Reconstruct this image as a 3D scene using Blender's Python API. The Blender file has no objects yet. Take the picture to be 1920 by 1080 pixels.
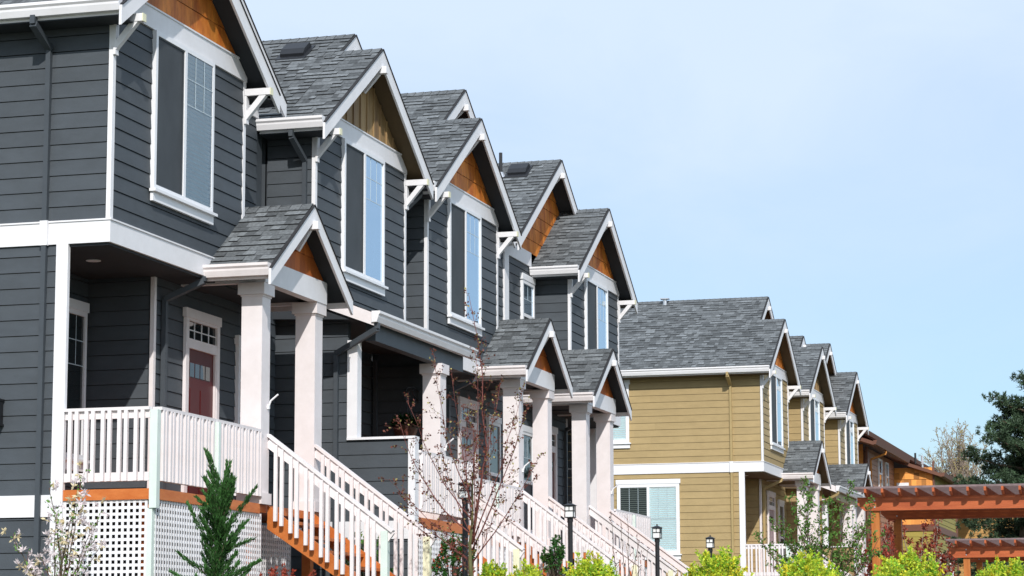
import bpy, math, random
from mathutils import Vector, Matrix
R=math.radians
S=bpy.context.scene
COL=S.collection
# ------------------------------------------------------------------ camera
YAW,PITCH,ROLL,FPX=.281039,.146168,-.003339,4612.
cam=bpy.data.objects.new('camera',bpy.data.cameras.new('camera')); COL.objects.link(cam)
cam.data.sensor_width=36; cam.data.lens=FPX/1920*36; cam.data.clip_end=3000; cam.data.clip_start=.1
_f=Vector((math.cos(YAW)*math.cos(PITCH),math.sin(YAW)*math.cos(PITCH),math.sin(PITCH)))
_r=Vector((math.sin(YAW),-math.cos(YAW),0)); _u=_r.cross(_f)
_r2=_r*math.cos(ROLL)+_u*math.sin(ROLL); _u2=-_r*math.sin(ROLL)+_u*math.cos(ROLL)
cam.matrix_world=Matrix(((_r2.x,_u2.x,-_f.x,0),(_r2.y,_u2.y,-_f.y,0),(_r2.z,_u2.z,-_f.z,0),(0,0,0,1)))
S.camera=cam
S.render.resolution_x=1024; S.render.resolution_y=576
# ------------------------------------------------------------------ sky + sun
SUN=Vector((-1,-.41,.76)).normalized()      # towards the sun
ELEV=math.asin(SUN.z)
W=bpy.data.worlds.new('World'); S.world=W; W.use_nodes=True
nt=W.node_tree; nt.nodes.clear(); N=nt.nodes.new; L=nt.links.new
out=N('ShaderNodeOutputWorld'); bg=N('ShaderNodeBackground'); L(bg.outputs[0],out.inputs[0])
sky=N('ShaderNodeTexSky'); sky.sky_type='NISHITA'; sky.sun_disc=False
sky.sun_elevation=ELEV; sky.sun_rotation=math.atan2(SUN.x,SUN.y)
sky.air_density=1.0; sky.dust_density=1.2; sky.ozone_density=1.0
tc=N('ShaderNodeTexCoord'); mp=N('ShaderNodeMapping'); mp.inputs['Scale'].default_value=(1.2,3.2,7.0); mp.inputs['Rotation'].default_value=(.0,.0,.5)
L(tc.outputs['Generated'],mp.inputs[0])
nz=N('ShaderNodeTexNoise'); nz.inputs['Scale'].default_value=2.3; nz.inputs['Detail'].default_value=7; nz.inputs['Roughness'].default_value=.55; nz.inputs['Distortion'].default_value=.4
L(mp.outputs[0],nz.inputs['Vector'])
sep=N('ShaderNodeSeparateXYZ'); L(tc.outputs['Generated'],sep.inputs[0])
hgt=N('ShaderNodeMapRange'); hgt.inputs['From Min'].default_value=.06; hgt.inputs['From Max'].default_value=.27; hgt.inputs['To Min'].default_value=-.02; hgt.inputs['To Max'].default_value=.74
L(sep.outputs['Z'],hgt.inputs['Value'])
ad=N('ShaderNodeMath'); ad.operation='MULTIPLY_ADD'; ad.inputs[1].default_value=.55; L(nz.outputs['Fac'],ad.inputs[0]); L(hgt.outputs[0],ad.inputs[2])
cr=N('ShaderNodeValToRGB'); cr.color_ramp.elements[0].position=.22; cr.color_ramp.elements[0].color=(.12,.12,.12,1)
cr.color_ramp.elements[1].position=.95; cr.color_ramp.elements[1].color=(.93,.93,.93,1)
L(ad.outputs[0],cr.inputs[0])
mx=N('ShaderNodeMixRGB'); L(cr.outputs[0],mx.inputs[0])
tint=N('ShaderNodeMixRGB'); tint.blend_type='MULTIPLY'; tint.inputs[0].default_value=1; tint.inputs[2].default_value=(.85,1.03,1.19,1)
L(sky.outputs[0],tint.inputs[1]); L(tint.outputs[0],mx.inputs[1]); mx.inputs[2].default_value=(6.0,7.1,8.7,1)
L(mx.outputs[0],bg.inputs[0]); bg.inputs[1].default_value=.135
sd=bpy.data.lights.new('sun','SUN'); sd.energy=4.2; sd.angle=R(.53); sd.color=(1,.965,.93)
so=bpy.data.objects.new('sun',sd); COL.objects.link(so); so.rotation_euler=SUN.to_track_quat('Z','Y').to_euler()
S.view_settings.view_transform='Standard'; S.view_settings.look='None'; S.view_settings.gamma=1; S.view_settings.exposure=-0.13
# ------------------------------------------------------------------ materials
def newmat(name):
    m=bpy.data.materials.new(name); m.use_nodes=True
    return m,m.node_tree,m.node_tree.nodes['Principled BSDF']
def mat(name,col,rough=.6,var=.12,scale=6,stretch=(1,1,1),bump=.0,bscale=60,tone=False,spec=.3,metal=0,col2=None,dirt=0):
    """base colour with object-space noise variation, optional per-face tone attribute and bump"""
    m,t,b=newmat(name); N=t.nodes.new; L=t.links.new
    g=N('ShaderNodeTexCoord'); mp=N('ShaderNodeMapping'); mp.inputs['Scale'].default_value=stretch; L(g.outputs['Object'],mp.inputs[0])
    n=N('ShaderNodeTexNoise'); n.inputs['Scale'].default_value=scale; n.inputs['Detail'].default_value=5; n.inputs['Roughness'].default_value=.6; L(mp.outputs[0],n.inputs['Vector'])
    r=N('ShaderNodeValToRGB'); c=col; c2=col2 or tuple(min(1,x*(1+var)) for x in c); c1=tuple(x*(1-var) for x in c) if not col2 else c
    r.color_ramp.elements[0].position=.32; r.color_ramp.elements[1].position=.68
    r.color_ramp.elements[0].color=(*c1,1); r.color_ramp.elements[1].color=(*c2,1); L(n.outputs['Fac'],r.inputs[0])
    o=r.outputs[0]
    if dirt:
        n3=N('ShaderNodeTexNoise'); n3.inputs['Scale'].default_value=2.2; n3.inputs['Detail'].default_value=8; n3.inputs['Roughness'].default_value=.75; L(g.outputs['Object'],n3.inputs['Vector'])
        r3=N('ShaderNodeValToRGB'); r3.color_ramp.elements[0].position=.36; r3.color_ramp.elements[1].position=.62
        r3.color_ramp.elements[0].color=(1-dirt,1-dirt*1.1,1-dirt*1.3,1); r3.color_ramp.elements[1].color=(1,1,1,1); L(n3.outputs['Fac'],r3.inputs[0])
        q=N('ShaderNodeMixRGB'); q.blend_type='MULTIPLY'; q.inputs[0].default_value=1; L(o,q.inputs[1]); L(r3.outputs[0],q.inputs[2]); o=q.outputs[0]
    if tone:
        a=N('ShaderNodeAttribute'); a.attribute_name='tone'; q=N('ShaderNodeMixRGB'); q.blend_type='MULTIPLY'; q.inputs[0].default_value=1
        L(o,q.inputs[1]); L(a.outputs['Color'],q.inputs[2]); o=q.outputs[0]
    L(o,b.inputs['Base Color']); b.inputs['Roughness'].default_value=rough; b.inputs['Specular IOR Level'].default_value=spec; b.inputs['Metallic'].default_value=metal
    if bump:
        n2=N('ShaderNodeTexNoise'); n2.inputs['Scale'].default_value=bscale; n2.inputs['Detail'].default_value=4; L(mp.outputs[0],n2.inputs['Vector'])
        bp=N('ShaderNodeBump'); bp.inputs['Strength'].default_value=bump; bp.inputs['Distance'].default_value=.01; L(n2.outputs['Fac'],bp.inputs['Height']); L(bp.outputs[0],b.inputs['Normal'])
    return m
M={}
M['grey']=mat('grey_siding_paint',(.068,.079,.090),.62,.07,3,(1,1,3),.25,45,True,.3,dirt=.08)
M['olive']=mat('olive_siding_paint',(.40,.292,.138),.6,.06,3,(1,1,3),.25,45,True,.3,dirt=.06)
M['greyflat']=mat('grey_trim_paint',(.062,.072,.082),.5,.06,4)
M['oliveflat']=mat('olive_trim_paint',(.40,.295,.135),.5,.06,4)
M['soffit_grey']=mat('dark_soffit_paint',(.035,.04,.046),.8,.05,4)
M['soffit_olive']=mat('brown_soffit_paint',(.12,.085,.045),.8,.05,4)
M['white']=mat('white_trim_paint',(.80,.79,.80),.5,.03,5,dirt=.05)
M['pink']=mat('primer_white_paint',(.80,.745,.74),.55,.03,5,dirt=.07)
M['mint']=mat('pale_mint_primer',(.69,.78,.715),.55,.04,6,dirt=.06)
M['cream']=mat('pale_cream_primer',(.80,.78,.55),.55,.05,9,dirt=.08)
M['shingle']=mat('asphalt_shingle',(.140,.150,.155),.95,.28,26,(1,1,1),.5,150,True,.15)
M['roofedge']=mat('shingle_edge',(.03,.03,.032),.95,.2,20)
M['cedar']=mat('stained_cedar',(.36,.085,.012),.55,0,3.6,(1.4,1.4,.45),.3,30,True,.3,col2=(.72,.25,.038))
M['cedar2']=mat('dark_stained_cedar',(.33,.075,.012),.55,0,3.2,(1.4,1.4,.5),.3,30,True,.3,col2=(.50,.14,.025))
M['tan']=mat('tan_board',(.20,.125,.065),.6,0,2.2,(1.4,1.4,.35),.3,30,False,.3,col2=(.38,.25,.11))
M['deck']=mat('orange_deck_stain',(.50,.125,.022),.5,0,5,(1,1,3),.2,40,False,.35,col2=(.62,.19,.045))
M['stair']=mat('stair_stain',(.42,.11,.02),.5,0,5,(1,1,1),.2,40,False,.35,col2=(.58,.18,.04))
M['perg']=mat('pergola_stain',(.36,.075,.022),.5,0,4,(1,.35,2),.3,40,False,.35,col2=(.52,.13,.04))
M['perg2']=mat('pergola_post_stain',(.40,.12,.022),.5,0,4,(2,2,.25),.3,40,False,.35,col2=(.56,.20,.05))
M['slat']=mat('weathered_slat',(.22,.16,.16),.8,.2,8)
M['screen']=mat('insect_screen',(.045,.05,.054),.55,.25,1.5,(1,1,.6),.1,300,False,.25)
M['vinyl']=mat('white_vinyl',(.82,.82,.83),.35,.01,5)
M['blind']=mat('blind_slat',(.88,.93,.92),.5,.03,5)
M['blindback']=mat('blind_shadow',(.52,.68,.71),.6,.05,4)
M['black']=mat('black_metal',(.012,.012,.014),.4,.15,20,spec=.5)
M['plastic']=mat('black_plastic',(.012,.013,.016),.5,.15,8,spec=.5)
M['steel']=mat('galvanised_steel',(.55,.57,.6),.4,.15,20,metal=.7)
M['frost']=mat('frosted_glass',(.85,.86,.84),.3,.02,10)
M['lawn']=mat('lawn',(.075,.08,.055),.9,.3,1.5,bump=.6,bscale=40)
M['concrete']=mat('concrete_paving',(.38,.37,.35),.85,.12,3,bump=.3,bscale=60)
M['asphalt']=mat('asphalt',(.05,.05,.052),.9,.2,12,bump=.5,bscale=120)
M['door']=mat('red_door_paint',(.09,.007,.007),.35,.08,5)
M['bowl_shade']=mat('shade_darkened_bowl',(.09,.045,.03),.4,.08,5)
M['doorp']=mat('mauve_door_paint',(.36,.27,.28),.45,.06,5)
M['numb']=mat('number_white',(.85,.85,.83),.5,.02,5)
M['brownw']=mat('brown_siding_paint',(.36,.19,.12),.6,.08,3,(1,1,3),.25,45,True,.3)
M['browntrim']=mat('brown_trim_paint',(.16,.07,.045),.55,.08,5)
M['orangew']=mat('orange_siding_paint',(.62,.25,.055),.6,.08,3,(1,1,3),.25,45,True,.3)
M['olive2']=mat('moss_siding_paint',(.33,.27,.06),.6,.08,3,(1,1,3),.25,45,True,.3)
M['tanw']=mat('tan_siding_paint',(.50,.28,.09),.6,.08,3,(1,1,3),.25,45,True,.3)
M['bark']=mat('bark',(.10,.075,.05),.85,.35,18,(1,1,.4),.5,60)
M['barkg']=mat('mossy_bark',(.11,.105,.045),.85,.35,14,(1,1,.5),.5,60)
M['twig']=mat('red_twig',(.17,.055,.045),.7,.25,20)
M['pale_twig']=mat('pale_twig',(.30,.24,.19),.8,.25,20)
def leafmat(name,col,rough=.5,trans=.35,tcol=None):
    m,t,b=newmat(name); N=t.nodes.new; L=t.links.new
    a=N('ShaderNodeAttribute'); a.attribute_name='tone'
    q=N('ShaderNodeMixRGB'); q.blend_type='MULTIPLY'; q.inputs[0].default_value=1; q.inputs[1].default_value=(*col,1); L(a.outputs['Color'],q.inputs[2])
    L(q.outputs[0],b.inputs['Base Color']); b.inputs['Roughness'].default_value=rough; b.inputs['Specular IOR Level'].default_value=.3
    tr=N('ShaderNodeBsdfTranslucent'); q2=N('ShaderNodeMixRGB'); q2.blend_type='MULTIPLY'; q2.inputs[0].default_value=1; q2.inputs[1].default_value=(*(tcol or col),1); L(a.outputs['Color'],q2.inputs[2]); L(q2.outputs[0],tr.inputs[0])
    ms=N('ShaderNodeMixShader'); ms.inputs[0].default_value=trans; L(b.outputs[0],ms.inputs[1]); L(tr.outputs[0],ms.inputs[2]); L(ms.outputs[0],t.nodes['Material Output'].inputs[0])
    return m
M['lf_yellow']=leafmat('yellow_green_leaf',(.68,.77,.07),.5,.4)
M['lf_pine']=leafmat('pine_needle',(.052,.088,.044),.6,.15)
M['lf_cyp']=leafmat('cypress_leaf',(.045,.125,.030),.55,.2)
M['lf_green']=leafmat('green_leaf',(.13,.27,.05),.5,.35)
M['lf_dark']=leafmat('dark_green_leaf',(.03,.10,.02),.35,.15)
M['lf_red']=leafmat('red_leaf',(.26,.05,.028),.5,.3)
M['lf_maroon']=leafmat('maroon_leaf',(.105,.034,.022),.5,.25)
M['lf_bud']=leafmat('pale_bud',(.22,.19,.07),.6,.3)
M['petal']=leafmat('white_petal',(.90,.80,.80),.5,.35)
M['petal2']=leafmat('cream_petal',(.85,.72,.45),.5,.35)
def glass(name,base,metal,rough=.02,ramp=None):
    m,t,b=newmat(name); b.inputs['Base Color'].default_value=(*base,1); b.inputs['Metallic'].default_value=metal; b.inputs['Roughness'].default_value=rough; b.inputs['Specular IOR Level'].default_value=.8
    N=t.nodes.new; L=t.links.new; g=N('ShaderNodeTexCoord'); n=N('ShaderNodeTexNoise'); n.inputs['Scale'].default_value=1.3; L(g.outputs['Object'],n.inputs['Vector'])
    bp=N('ShaderNodeBump'); bp.inputs['Strength'].default_value=.06; bp.inputs['Distance'].default_value=.05; L(n.outputs['Fac'],bp.inputs['Height']); L(bp.outputs[0],b.inputs['Normal'])
    return m
M['glass']=glass('window_glass',(.42,.56,.68),.85)
M['glassb']=None
def clearglass():
    m,t,b=newmat('clear_glass'); N=t.nodes.new; L=t.links.new
    tr=N('ShaderNodeBsdfTransparent'); tr.inputs[0].default_value=(.97,1,1,1); gl=N('ShaderNodeBsdfGlossy'); gl.inputs['Roughness'].default_value=.03; gl.inputs[0].default_value=(.9,.95,1,1)
    fr=N('ShaderNodeFresnel'); fr.inputs[0].default_value=1.9
    ms=N('ShaderNodeMixShader'); L(fr.outputs[0],ms.inputs[0]); L(tr.outputs[0],ms.inputs[1]); L(gl.outputs[0],ms.inputs[2]); L(ms.outputs[0],t.nodes['Material Output'].inputs[0]); return m
M['clear']=clearglass()
M['grille']=mat('grille_bar',(.50,.58,.62),.4,.02,5)
M['dglass']=glass('dark_glass',(.015,.02,.022),.0)
# ------------------------------------------------------------------ mesh helpers
class MB:
    def __init__(s): s.v=[]; s.f=[]; s.t=[]; s.m=[]; s.mi=0
    def face(s,pts,tone=1.):
        k=len(s.v); s.v.extend([tuple(p) for p in pts]); s.f.append(tuple(range(k,k+len(pts)))); s.t.append(tone); s.m.append(s.mi)
    def box(s,a,b,tone=1.):
        (x0,y0,z0),(x1,y1,z1)=a,b; k=len(s.v)
        s.v+= [(x0,y0,z0),(x1,y0,z0),(x1,y1,z0),(x0,y1,z0),(x0,y0,z1),(x1,y0,z1),(x1,y1,z1),(x0,y1,z1)]
        for q in ((0,3,2,1),(4,5,6,7),(0,1,5,4),(1,2,6,5),(2,3,7,6),(3,0,4,7)):
            s.f.append(tuple(k+i for i in q)); s.t.append(tone); s.m.append(s.mi)
    def prism(s,poly,d,tone=1.):
        """polygon (3D points) extruded by vector d"""
        n=len(poly); a=[Vector(p) for p in poly]; d=Vector(d); b=[p+d for p in a]; k=len(s.v)
        s.v+= [tuple(p) for p in a+b]
        s.f.append(tuple(k+i for i in range(n))); s.f.append(tuple(k+n+i for i in reversed(range(n)))); s.t+=[tone]*2; s.m+=[s.mi]*2
        for i in range(n):
            j=(i+1)%n; s.f.append((k+j,k+i,k+n+i,k+n+j)); s.t.append(tone); s.m.append(s.mi)
    def beam(s,p,q,w,h,up=(0,0,1),tone=1.):
        p=Vector(p); q=Vector(q); d=(q-p).normalized(); u=Vector(up); sd=d.cross(u).normalized(); u=sd.cross(d).normalized()
        c=[p+sd*a*w/2+u*b*h/2 for a,b in ((-1,-1),(1,-1),(1,1),(-1,1))]
        s.prism(c,q-p,tone)
    def tube(s,pts,rad,n=6,tone=1.):
        """pts list of points, rad list or number"""
        pts=[Vector(p) for p in pts]
        if not isinstance(rad,(list,tuple)): rad=[rad]*len(pts)
        k=len(s.v); prev=None
        for i,p in enumerate(pts):
            d=(pts[min(i+1,len(pts)-1)]-pts[max(i-1,0)]); d=d.normalized() if d.length>1e-9 else Vector((0,0,1))
            a=d.orthogonal().normalized() if prev is None else (prev-d*prev.dot(d)).normalized()
            prev=a; b=d.cross(a)
            for j in range(n):
                t=2*math.pi*j/n; s.v.append(tuple(p+(a*math.cos(t)+b*math.sin(t))*rad[i]))
        for i in range(len(pts)-1):
            for j in range(n):
                s.f.append((k+i*n+j,k+i*n+(j+1)%n,k+(i+1)*n+(j+1)%n,k+(i+1)*n+j)); s.t.append(tone); s.m.append(s.mi)
        s.f.append(tuple(k+j for j in reversed(range(n)))); s.f.append(tuple(k+(len(pts)-1)*n+j for j in range(n))); s.t+=[tone]*2; s.m+=[s.mi]*2
    def build(s,name,mats,parent=None,label=None,smooth=False):
        me=bpy.data.meshes.new(name); me.from_pydata(s.v,[],s.f)
        if not isinstance(mats,(list,tuple)): mats=[mats]
        for m in mats: me.materials.append(M[m] if isinstance(m,str) else m)
        if len(mats)>1: me.polygons.foreach_set('material_index',s.m)
        at=me.attributes.new('tone','FLOAT_COLOR','CORNER'); buf=[]
        for p,t in zip(me.polygons,s.t):
            tt=t if isinstance(t,tuple) else (t,t,t)
            buf.extend([tt[0],tt[1],tt[2],1]*p.loop_total)
        at.data.foreach_set('color',buf)
        if smooth: me.polygons.foreach_set('use_smooth',[True]*len(me.polygons))
        me.update()
        o=bpy.data.objects.new(name,me); COL.objects.link(o)
        if parent is not None:
            o.parent=parent; o.matrix_parent_inverse=parent_inv(parent)
        if label: o['label']=label
        return o
def parent_inv(p):
    # parts sit in world coordinates: only an Empty at a thing's base needs undoing
    return Matrix.Translation(p.location).inverted() if p.type=='EMPTY' else Matrix.Identity(4)
def thing(name,label,cat,loc,group=None):
    o=bpy.data.objects.new(name,None); COL.objects.link(o); o.location=loc; o.empty_display_size=.3
    o['label']=label; o['category']=cat
    if group: o['group']=group
    return o
def tag(o,label,cat,group=None,kind=None):
    if kind: o['kind']=kind
    else: o['label']=label; o['category']=cat
    if group: o['group']=group
    return o
rnd=random.Random(7)
# ------------------------------------------------------------------ ground
def gz(x,y):
    r=math.hypot(x,y); t=max(0,min(1,(r-3)/15)); return -1.6+2.08*t*t*(3-2*t)
g=MB(); xs=[-300,-120,-60,-30]+list(range(-20,41,2))+[50,70,100,150,250,500,900]; ys=[-500,-200,-80,-40]+list(range(-20,41,2))+[60,100,200,500]
for i in range(len(xs)-1):
    for j in range(len(ys)-1):
        a,b,c,d=xs[i],xs[i+1],ys[j],ys[j+1]
        g.face([(a,c,gz(a,c)),(b,c,gz(b,c)),(b,d,gz(b,d)),(a,d,gz(a,d))])
o=g.build('ground','lawn'); o['kind']='structure'
g=MB()
for i in range(60):
    a,b=18+i*2,20+i*2; g.face([(a,3.6,gz(a,3.6)+.012),(b,3.6,gz(b,3.6)+.012),(b,5.4,gz(b,5.4)+.012),(a,5.4,gz(a,5.4)+.012)])
o=g.build('path','concrete'); o['kind']='structure'
GZ=.48
# ------------------------------------------------------------------ townhouse kit
SL=.66; LAP=.185
class Frame:
    """local x -> world, optional mirror inside a 4 m bay; dy shift"""
    def __init__(s,x0,oy,mir): s.x0=x0; s.oy=oy; s.mir=mir
    def __call__(s,x,y,z): return (s.x0+(4-x if s.mir else x), y+s.oy, z)
def fbox(mb,F,a,b,tone=1.):
    p=F(*a); q=F(*b); mb.box(tuple(min(u,v) for u,v in zip(p,q)),tuple(max(u,v) for u,v in zip(p,q)),tone)
def fbeam(mb,F,p,q,w,h,up=(0,0,1),tone=1.): mb.beam(F(*p),F(*q),w,h,up,tone)
def fprism(mb,F,poly,d,tone=1.):
    d=(-d[0] if F.mir else d[0],d[1],d[2]); mb.prism([F(*p) for p in poly],d,tone)
def laps(mb,F,plane,c,sgn,lo,hi,z0,z1,lap=LAP,out=.020,vary=.05,jit=0,gap=.009):
    """horizontal lap boards. plane 'x': wall at x=c, runs along y; 'y': wall at y=c, runs along x. sgn: outward direction. lo/hi numbers or functions of z"""
    z=z0
    flo=lo if callable(lo) else (lambda z:lo); fhi=hi if callable(hi) else (lambda z:hi)
    def P(u,w,z): return F(c+sgn*w,u,z) if plane=='x' else F(u,c+sgn*w,z)
    while z<z1-1e-4:
        zt=min(z+lap,z1); a0,b0,a1,b1=flo(z),fhi(z),flo(zt),fhi(zt)
        if b0-a0>.01:
            # boards run to random butt joints
            cuts=[a0]; 
            while b0-cuts[-1]>3.9: cuts.append(cuts[-1]+rnd.uniform(2.2,3.6))
            cuts.append(b0)
            for k in range(len(cuts)-1):
                u0,u1=cuts[k],cuts[k+1]; t0=u0 if k else a1; t1=u1 if k<len(cuts)-2 else b1
                if jit:
                    # random width shingles in the course
                    u=u0; w=b0-a0
                    while u<u1-1e-4:
                        v=min(u1,u+rnd.uniform(.08,.24)); tn=1+rnd.uniform(-jit,jit); 
                        ua=max(u,t0) if u<=u0+1e-6 else min(max(u,t0),t1); va=max(min(v,t1),t0)
                        dz=rnd.uniform(0,.006)
                        mb.face([P(u,out,z+dz),P(v-.003,out,z+dz),P(va,.003,zt),P(ua,.003,zt)],tn)
                        mb.face([P(u,0,z+dz),P(v,0,z+dz),P(v,out,z+dz),P(u,out,z+dz)],tn*.6); u=v
                else:
                    tn=1+rnd.uniform(-vary,vary)
                    zg=zt-gap
                    mb.face([P(u0,out,z),P(u1,out,z),P(t1,.008,zg),P(t0,.008,zg)],tn)
                    mb.face([P(u0,-.014,z),P(u1,-.014,z),P(u1,out,z),P(u0,out,z)],tn)
                    mb.face([P(t0,-.014,zg),P(t1,-.014,zg),P(t1,-.014,zt),P(t0,-.014,zt)],tn)
        z=zt
def shingle_plane(mb,F,o,a,b,fine=True,e=.145):
    """o: eave corner (local), a: vector along eave, b: vector up slope (local coords)"""
    o=Vector(o); a=Vector(a); b=Vector(b); La=a.length; Lb=b.length; ua=a/La; ub=b/Lb; n=ua.cross(ub); 
    if n.z<0: n=-n
    def P(u,v,h): q=o+ua*u+ub*v+n*h; return F(q.x,q.y,q.z)
    v=0.; row=0
    while v<Lb-1e-4:
        vt=min(v+e,Lb); u=-rnd.uniform(0,.15) if fine else 0; u=0
        while u<La-1e-4:
            w=rnd.choice((.09,.12,.14,.16,.2,.26)) if fine else 1.5
            ue=min(La,u+w); 
            if La-ue<.05: ue=La
            raised=rnd.random()<.5 if fine else False
            h=.019 if raised else .006
            tn=rnd.choice((.68,.8,.9,1.0,1.1,1.22,1.38)) if fine else 1.
            tn*=rnd.uniform(.92,1.08)
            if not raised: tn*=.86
            mb.face([P(u,v,h),P(ue,v,h),P(ue,vt+.01,.002),P(u,vt+.01,.002)],tn)
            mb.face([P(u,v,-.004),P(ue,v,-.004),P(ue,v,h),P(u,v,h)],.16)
            if raised:
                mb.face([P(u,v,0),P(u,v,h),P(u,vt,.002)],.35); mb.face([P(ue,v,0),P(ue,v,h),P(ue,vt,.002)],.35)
            u=ue
        v=vt; row+=1
def gable_roof(F,cx,zr,hl,hr,y0,y1,sl,parent,soff,name='roof',label=None,ridge=True,fineR=False,yl1=None,rk=.2,rl=None,rmat='white'):
    """gable roof with ridge along y. cx ridge x, zr top of ridge, hl/hr half widths"""
    mb=MB(); 
    zl=zr-hl*sl; zq=zr-hr*sl
    shingle_plane(mb,F,(cx-hl,y0,zl),(0,(yl1 or y1)-y0,0),(hl,0,zr-zl),fine=not F.mir or fineR)
    shingle_plane(mb,F,(cx+hr,y0,zq),(0,y1-y0,0),(-hr,0,zr-zq),fine=F.mir or fineR)
    # ridge caps
    if ridge:
        y=y0-.01
        while y<y1-.02:
            yt=min(y+.15,y1); tn=rnd.choice((.8,.9,1.0,1.1)); w=.15
            for sg in (-1,1):
                mb.face([F(cx,y,zr+.022),F(cx+sg*w,y,zr+.022-w*sl),F(cx+sg*w,yt+.02,zr+.012-w*sl),F(cx,yt+.02,zr+.012)],tn)
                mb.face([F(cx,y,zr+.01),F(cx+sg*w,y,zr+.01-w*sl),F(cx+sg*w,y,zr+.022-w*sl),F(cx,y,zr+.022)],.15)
            y=yt
    r=mb.build(name,'shingle',parent,label)
    # deck slab with dark edge / soffit
    sb=MB(); th=.10
    for sg,h,z in ((-1,hl,zl),(1,hr,zq)):
        poly=[(cx,y0+.004,zr-.008),(cx+sg*h,y0+.004,z-.008),(cx+sg*h,y0+.004,z-.008-th),(cx,y0+.004,zr-.008-th)]
        fprism(sb,F,poly,(0,((yl1 or y1) if sg<0 else y1)-y0-.01,0))
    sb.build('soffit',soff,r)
    # rake boards
    rb=MB()
    for sg,h,z in ((-1,hl,zl),(1,hr,zq)):
        e=.07
        if sg<0 and rl: h=rl-e; z=zr-h*sl
        poly=[(cx,y0-.03,zr-.012),(cx+sg*(h+e),y0-.03,z-e*sl-.012),(cx+sg*(h+e),y0-.03,z-e*sl-.012-rk*1.15),(cx,y0-.03,zr-.012-rk*1.2)]
        fprism(rb,F,poly,(0,.032,0))
    # drip edge line
    rb.build('rake_board',rmat,r)
    db=MB()
    for sg,h,z in ((-1,hl,zl),(1,hr,zq)):
        if sg<0 and rl: h=rl-.06; z=zr-h*sl
        poly=[(cx,y0-.045,zr+.004),(cx+sg*(h+.06),y0-.045,z-.06*sl+.004),(cx+sg*(h+.06),y0-.045,z-.06*sl-.012),(cx,y0-.045,zr-.012)]
        fprism(db,F,poly,(0,.05,0))
    db.build('drip_edge','roofedge',r)
    return r
def gutter_y(F,x,y0,y1,z,sgn,parent,m='white',name='gutter'):
    """gutter along y at eave x; sgn outward"""
    mb=MB(); s=sgn
    prof=[(0,z-.155),(.075,z-.155),(.10,z-.085),(.102,z-.06),(.125,z-.035),(.125,z),(.112,z),(.112,z-.03),(.088,z-.062),(.064,z-.14),(.012,z-.14),(.012,z),(0,z)]
    fprism(mb,F,[(x+s*a,y0,b) for a,b in prof],(0,y1-y0,0))
    fprism(mb,F,[(x+s*a,y0-.004,b) for a,b in prof[:6]+[(0,z)]],(0,.004,0))
    fprism(mb,F,[(x+s*a,y1,b) for a,b in prof[:6]+[(0,z)]],(0,.004,0))
    # fascia
    fbox(mb,F,(x-s*.02,y0+.01,z-.19),(x-s*.0,y1-.01,z-.01))
    return mb.build(name,m,parent)
def gutter_x(F,y,x0,x1,z,parent,m='pink'):
    mb=MB(); prof=[(0,z-.155),(.075,z-.155),(.10,z-.085),(.102,z-.06),(.125,z-.035),(.125,z),(0,z)]
    fprism(mb,F,[(x0,y-a,b) for a,b in prof],(x1-x0,0,0))
    return mb.build('gutter',m,parent)
def brackets(F,xs,yw,yo,z,parent):
    for x in xs:
        mb=MB(); fbox(mb,F,(x-.045,yo,z-.045),(x+.045,yw-.001,z+.045))
        fbeam(mb,F,(x,yw,z-.34),(x,yo+.09,z-.03),.075,.075); fbox(mb,F,(x-.045,yw-.03,z-.42),(x+.045,yw,z-.04))
        c=mb.build('bracket','white',parent)
        e=MB(); fbox(e,F,(x-.047,yo-.012,z-.047),(x+.047,yo-.0005,z+.047)); e.build('beam_end','cream',c)
def ridge_beam(F,x,yo,yw,z,parent,m='white'):
    mb=MB(); fbox(mb,F,(x-.05,yo-.10,z-.06),(x+.05,yw,z+.045)); fbeam(mb,F,(x,yw-.02,z-.32),(x,yo+.04,z-.05),.06,.07)
    mb.build('ridge_bracket',m,parent)
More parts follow.
